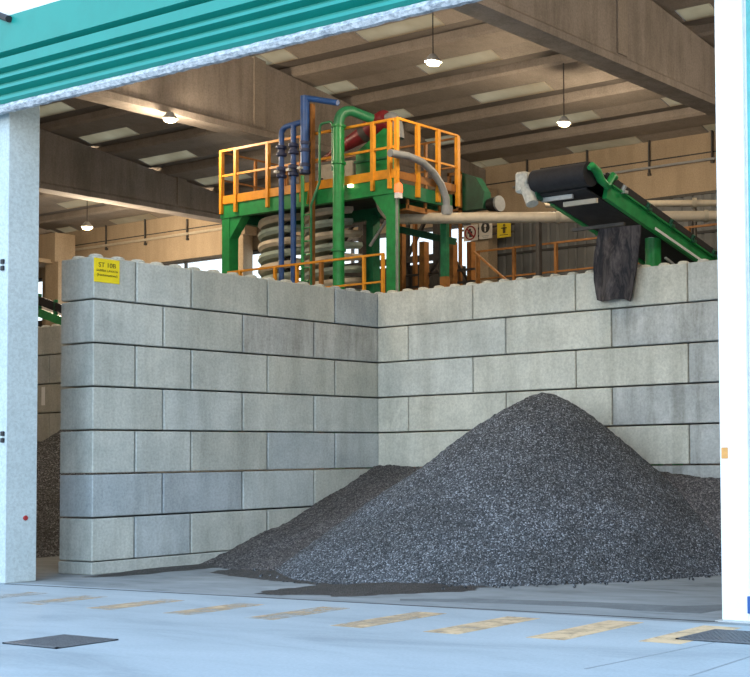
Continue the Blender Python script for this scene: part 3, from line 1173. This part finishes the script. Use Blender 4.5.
t = thing('dark_framework', (-6, 13.5, 0), 'dark steel framework with braces in front of the bright back windows', 'steel frame')
for X_ in (-9.6, -8.2, -6.6, -5.4):
    MB().box(X_ - .09, X_ + .09, 13.4, 13.6, 0, 9.0).build('post', 'dark_steel', t)
for z in (7.15, 8.35, 8.9):
    MB().box(-9.7, -5.3, 13.42, 13.58, z, z + .16).build('beam', 'dark_steel', t)
MB().box(-9.5, -5.4, 13.6, 14.6, 5.0, 7.1).build('hopper', 'dark_steel', t)
for a_, b_ in ((-9.6, -8.2), (-6.6, -5.4)):
    MB().obox((a_, 13.5, 7.2), (b_, 13.5, 8.9), .08, .08).build('brace', 'dark_steel', t)

# sloping mid-green chute between the legs
t = thing('green_chute', at(425, 235, Y=9.5), 'long dark green sloping trough under the right end of the platform', 'chute')
MB().obox(at(393, 228, Y=10.2), at(452, 241, Y=10.2), .3, .16).build('trough', 'dark_green', t)
MB().box(at(440, 240, Y=10.2).x, at(440, 240, Y=10.2).x + .1, 10.15, 10.25, 0, at(440, 238, Y=10.2).z - .1).build('support', 'dark_steel', t)

# green hopper beyond
h0, h1 = at(450, 172, Y=12), at(484, 172, Y=12)
t = thing('green_hopper', ((h0.x + h1.x) / 2, 12.3, 0), 'dark green hopper with orange corner frame, beyond the platform right end', 'hopper')
zt, zb = at(462, 172, Y=12).z, at(470, 210, Y=12).z
MB().prism([(h0.x + .35, zb), (h1.x - .05, zb), (h1.x - .0, zb + .42), (h1.x - .28, zt - .18), (h0.x + .35, zt)], 'Y', 12.0, 12.25).build('body', 'dark_green', t)
b = MB().box(h0.x, h0.x + .07, 11.9, 11.97, 0, zt).box(h0.x + .36, h0.x + .43, 11.9, 11.97, 0, zt)
for z in (zb, zb + .45, zt - .08):
    b.box(h0.x, h0.x + .43, 11.9, 11.97, z, z + .07)
b.build('frame', 'rust_orange', t)
MB().box(h0.x + .08, h0.x + .33, 12.0, 12.5, zb, zt - .2).build('drive', 'black', t)
pm = at(489, 203, Y=12)
MB().tube([(h1.x, 12.2, pm.z), (h1.x + .28, 12.2, pm.z)], [.16, .19], 14).build('motor', 'black', t, True)
MB().tube([(h1.x + .28, 12.2, pm.z), (h1.x + .34, 12.2, pm.z)], .2, 14).build('motor_cover', 'pipe_grey', t, True)

# walkway rail on the right with stair
t = thing('stair_railing', (1.5, 11, 0), 'rust-orange walkway railing with stair handrails behind the wall, left of the conveyor', 'railing')
r0, r1 = at(477, 251, Y=11), at(722, 228, Y=11)
railing(t, (r0.x, 11, 0), (r1.x, 11, 0), 5.2, 6.72, 0, 'rust_orange', (.56,), .045, .07, [(at(v, 250, Y=11).x - r0.x) / (r1.x - r0.x) for v in (478, 514, 556, 600, 645, 689)])
for dy in (0, .8):
    MB().obox(at(474, 252, Y=10.9 - dy), at(512, 285, Y=10.9 - dy), .045, .045).build('hand_rail', 'rust_orange', t)
MB().box(r0.x, r1.x, 11.05, 12.0, 5.1, 5.2).build('deck', 'dark_steel', t)
for X_ in (r0.x + .2, r1.x - .2):
    MB().box(X_ - .06, X_ + .06, 11.4, 11.52, 0, 5.1).build('support', 'dark_steel', t)


# hall signs on the grey panels
def hall_sign(x0_, y0_, x1_, y1_, mat, label, kind):
    Y_ = WB - .64
    a, c = at(x0_, y0_, Y=Y_), at(x1_, y1_, Y=Y_)
    zt_, zb_ = (a.z, c.z) if a.z > c.z else (c.z, a.z)
    t = thing('hall_sign', ((a.x + c.x) / 2, Y_, zb_), label, 'sign', 'signs on the grey back panels')
    MB().box(a.x, c.x, Y_, Y_ + .025, zb_, zt_, .006).build('plate', mat, t)
    mx, mz = (a.x + c.x) / 2, (zt_ + zb_) / 2
    if kind == 'ban':
        b = MB()
        R_ = .20
        b.tube([(mx + R_ * math.cos(k * PI / 12), Y_ - .008, mz + R_ * math.sin(k * PI / 12)) for k in range(25)], .022, 6, False)
        b.obox((mx - .14, Y_ - .01, mz + .14), (mx + .14, Y_ - .01, mz - .14), .02, .045)
        b.build('ban_ring', 'ink_red', t)
        MB().box(mx - .05, mx + .07, Y_ - .006, Y_, mz - .13, mz + .05).tube([(mx - .02, Y_ - .006, mz + .09), (mx - .02, Y_, mz + .09)], .045, 10).box(mx - .11, mx - .02, Y_ - .006, Y_, mz - .02, mz + .05).build('pictogram', 'ink_black', t)
    elif kind == 'round':
        MB().tube([(mx, Y_ - .008, mz + .09), (mx, Y_, mz + .09)], .165, 20).build('disc', 'ink_black', t)
        MB().tube([(mx, Y_ - .014, mz + .14), (mx, Y_ - .009, mz + .14)], .05, 10).box(mx - .025, mx + .025, Y_ - .014, Y_ - .009, mz - .03, mz + .08).build('pictogram', 'sign_white', t)
        MB().box(mx - .14, mx + .14, Y_ - .004, Y_, mz - .17, mz - .15).box(mx - .11, mx + .11, Y_ - .004, Y_, mz - .22, mz - .20).build('text_lines', 'grey_metal', t)
    else:
        b = MB()
        b.tube([(mx + .02, Y_ - .006, mz + .12), (mx + .02, Y_, mz + .12)], .045, 10)
        b.box(mx - .03, mx + .06, Y_ - .006, Y_, mz - .12, mz + .07).box(mx - .10, mx + .12, Y_ - .006, Y_, mz + .02, mz + .05)
        b.build('pictogram', 'ink', t)
        MB().box(mx - .16, mx + .16, Y_ - .004, Y_, mz - .18, mz - .16).build('text_lines', 'ink', t)


xs0, xs1 = at(461, 225, Y=WB - .6).x, at(514, 225, Y=WB - .6).x
zs0 = at(488, 225, Y=WB - .6).z
struct(MB().box(xs0, xs1, WB - .605, WB - .57, zs0 - .1, zs0 - .04).box(xs0, xs1, WB - .605, WB - .57, zs0 - .32, zs0 - .27), 'trim_6', 'dark_steel')
hall_sign(463.5, 226, 477.5, 240, 'sign_white', 'square white prohibition sign with a red ring, on the grey back panels', 'ban')
hall_sign(479, 223, 492, 238, 'sign_white', 'white sign with a black disc, between the prohibition sign and the yellow sign', 'round')
hall_sign(497, 222, 510.5, 236.5, 'sign_yellow', 'yellow sign with a dark figure on the grey back panels', 'yellow')

# conduits down the tan back wall
cw = ['by the small lamp', 'second from the small lamp', 'nearest the platform', 'above the conveyor motor', 'above the conveyor head', 'above the conveyor frame', 'beside the white post']
for (px_, ya, yb), w in zip(((106, 212, 248), (145, 211, 243), (187, 219, 238), (527, 144, 186), (587, 136, 170), (649, 124, 173), (712, 118, 160)), cw):
    a, c = at(px_, ya, Y=WB - .06), at(px_, yb, Y=WB - .06)
    o = MB().tube([a, c], .035, 8).box(c.x - .045, c.x + .045, WB - .08, WB - .001, c.z - .08, c.z).build('wall_conduit', 'dark_steel')
    tag(o, 'thin dark vertical conduit on the tan back wall, ' + w, 'conduit', 'conduits on the tan back wall')
a, c = at(68, 247, Y=WB - .1), at(222, 228, Y=WB - .1)
tag(MB().tube([(-33, WB - .1, 10.02), (-19.0, WB - .1, 10.02)], .05, 8).build('wall_pipe', 'beige_pipe'), 'pale horizontal pipe along the tan back wall left of the machine', 'pipe')
tag(MB().tube([(-6.5, WB - .09, 10.0), (13, WB - .09, 10.0)], .035, 8).build('wall_pipe', 'grey_metal'), 'thin horizontal pipe along the tan back wall right of the machine', 'pipe')

# ------------------------------------------------------------------ belt conveyor over the heap
xr = 6.1
xl = 4.95
HY = 5.0
hz = at(598, 172, Y=HY).z
slope = -(hz - .02 - at(700, 252, X=xr).z) / (at(700, 252, X=xr).y - HY)
YT = 9.6


def cz(y):
    return hz + slope * (y - HY)


t = thing('belt_conveyor', (5.5, 8.5, 0), 'green belt conveyor sloping down behind the block wall, its head over the gravel heap', 'conveyor')
for X_, nm in ((xr, 'green'), (xl, 'green')):
    b = MB()
    b.obox((X_, HY + .45, cz(HY + .45) - .12), (X_, YT, cz(YT) - .12), .09, .27)
    b.obox((X_, HY + .45, cz(HY + .45) + .03), (X_, YT, cz(YT) + .03), .16, .03)
    s = b.build('side_frame', nm, t)
    if X_ == xr:
        MB().obox((X_ + .05, 6.9, cz(6.9) - .20), (X_ + .05, 8.6, cz(8.6) - .20), .012, .05).build('edge_highlight', 'white_paint', s)  # white strip paints in the highlight along the frame's lower edge
MB().tube([(xl - .02, HY, hz - .02), (xr + .02, HY, hz - .02)], .21, 22).build('head_drum', 'black_rubber', t, True)
b = MB()
b.obox((5.525, HY, hz + .20), (5.525, YT, cz(YT) + .17), 1.0, .03)
b.obox((5.525, HY, hz - .25), (5.525, YT, cz(YT) - .20), 1.0, .03)
b.build('belt', 'black_rubber', t)
# head bracket arm (curved green plate on the near side)
b = MB()
hb = [at(589, 168, X=xr + .08), at(592, 166, X=xr + .08), at(597, 171, X=xr + .08), at(601, 180, X=xr + .08), at(607, 186, X=xr + .08), at(613, 176, X=xr + .08), at(616, 178, X=xr + .08)]
b.tube(hb, [.04, .07, .08, .075, .07, .07, .05], 10)
b.build('head_bracket', 'green', t, True)
# drive motor on the far end of the drum
m0 = at(541, 186, Y=HY)
b = MB()
b.box(xl - .38, xl - .12, HY - .16, HY + .14, hz - .20, hz + .17, .04)
b.build('gearbox', 'white_motor', t)
MB().tube([(xl - .16, HY - .05, hz - .12), (xl - .02, HY - .10, hz - .42)], [.13, .11], 14).build('motor', 'white_motor', t, True)
MB().box(xl - .02, xl + .06, HY - .08, HY + .5, hz - .34, hz + .1).build('bearing_plate', 'dark_green', t)
# cross scrapers below
for xa_, xb2, mt_, yy in ((xl + .40, xr - .03, 'beige_pipe', HY + .25), (xl + .02, xl + .70, 'silver', HY + .12)):
    zc = cz(yy) - (.36 if mt_ == 'beige_pipe' else .29)
    MB().obox((xa_, yy, zc), (xb2, yy, zc), .05, .08).build('cross_bar', mt_, t)
MB().obox((xr - .02, HY + .5, cz(HY + .5) + .17), (xr - .02, YT, cz(YT) + .17), .05, .13).obox((xl + .02, HY + .5, cz(HY + .5) + .17), (xl + .02, YT, cz(YT) + .17), .05, .13).build('belt_skirt', 'black_rubber', t)
for k in range(5):
    yy = 5.9 + k * .75
    i_ = MB().tube([(xr + .02, yy, cz(yy) + .05), (xr + .1, yy, cz(yy) + .16)], .04, 8)
    i_.box(xr - .02, xr + .13, yy - .05, yy + .05, cz(yy) + .02, cz(yy) + .07)
    i_.build('idler_bracket', 'dark_green' if k else 'silver', t)
pz = cz(7.25) - .25
MB().tube([(xr - .24, 7.25, 0), (xr - .24, 7.25, pz + .02)], .15, 14).build('support_post', 'green', t, True)
MB().tube([(xr - .24, 7.25, pz + .02), (xr - .24, 7.25, pz + .16)], .11, 14).build('post_head', 'silver', t, True)
MB().obox((xr + .0, 7.3, pz - .35), (xr + .0, 8.6, 5.0), .04, .04).build('brace', 'grey_metal', t)
MB().box(xl - .08, xl + .08, 9.3, 9.46, 0, cz(9.4) - .25).build('support_leg', 'green', t)
MB().box(xr - .08, xr + .08, 9.3, 9.46, 0, cz(9.4) - .25).build('support_leg', 'green', t)
MB().box(xl, xr, 5.98, 6.03, cz(6) - .50, cz(6) - .44).build('hanger_bar', 'dark_steel', t)

# rubber curtain
b = MB()
c0, c1 = at(601, 229, Y=5.92), at(642, 225, Y=5.92)
d0, d1 = at(596.5, 300, Y=5.92), at(633, 301, Y=5.92)
nu, nv = 26, 20
g = []
for i in range(nu + 1):
    u = i / nu
    row = []
    for j in range(nv + 1):
        v = j / nv
        lft = c0.lerp(d0, v) + Vector((-.10 * math.sin(v * PI), 0, 0))
        rgt = c1.lerp(d1, v) + Vector((.03 * math.sin(v * PI), 0, 0))
        pnt = lft.lerp(rgt, u)
        pnt.y += -.05 + .05 * math.sin(u * 9 + v * 1.2) * (.3 + v) + .02 * noise.noise((u * 6, v * 6, 2))
        pnt.z += (-.03 * math.sin(u * 7)) * v
        row.append(pnt)
    g.append(row)
for sgn in (0, .025):
    vv = [[b.b.verts.new(p + Vector((0, sgn, 0))) for p in r] for r in g]
    for i in range(nu):
        for j in range(nv):
            b.b.faces.new((vv[i][j], vv[i + 1][j], vv[i + 1][j + 1], vv[i][j + 1]))
tag(b.build('rubber_curtain', 'curtain', None, True), 'ragged black rubber curtain hanging from the conveyor over the wall top', 'rubber curtain')

# conveyor in the neighbouring bunker, seen through the gap
t = thing('side_conveyor', (-14, 8, 0), 'green conveyor with a black belt edge in the gap beside the concrete column', 'conveyor')
k0, k1 = at(30, 309, Y=8), at(62, 321, Y=8)
dv = (k1 - k0)
MB().obox(k0 - dv, k1 + dv, .10, .22).build('side_frame', 'green', t)
MB().obox(k0 - dv + Vector((0, .6, 0)), k1 + dv + Vector((0, .6, 0)), .9, .05).build('belt', 'black_rubber', t)
m0, m1 = at(30, 297, Y=8), at(62, 309, Y=8)
MB().obox(m0 - dv, m1 + dv, .08, .22).build('belt_guard', 'black', t)
for f in (-.8, -.2, .3, .8, 1.6):
    c = k0 + dv * f
    MB().box(c.x - .04, c.x + .04, 7.96, 8.04, c.z - .1, c.z + .5).build('bracket', 'mid_green', t)
for f in (-.6, 1.4):
    c = k0 + dv * f
    MB().box(c.x - .08, c.x + .08, 8.1, 8.26, 0, c.z - .1).build('support_leg', 'mid_green', t)

# ------------------------------------------------------------------ view settings
scene.view_settings.view_transform = 'Standard'
scene.view_settings.look = 'None'
scene.view_settings.gamma = 1
scene.view_settings.use_curve_mapping = False
scene.view_settings.exposure = 0.24
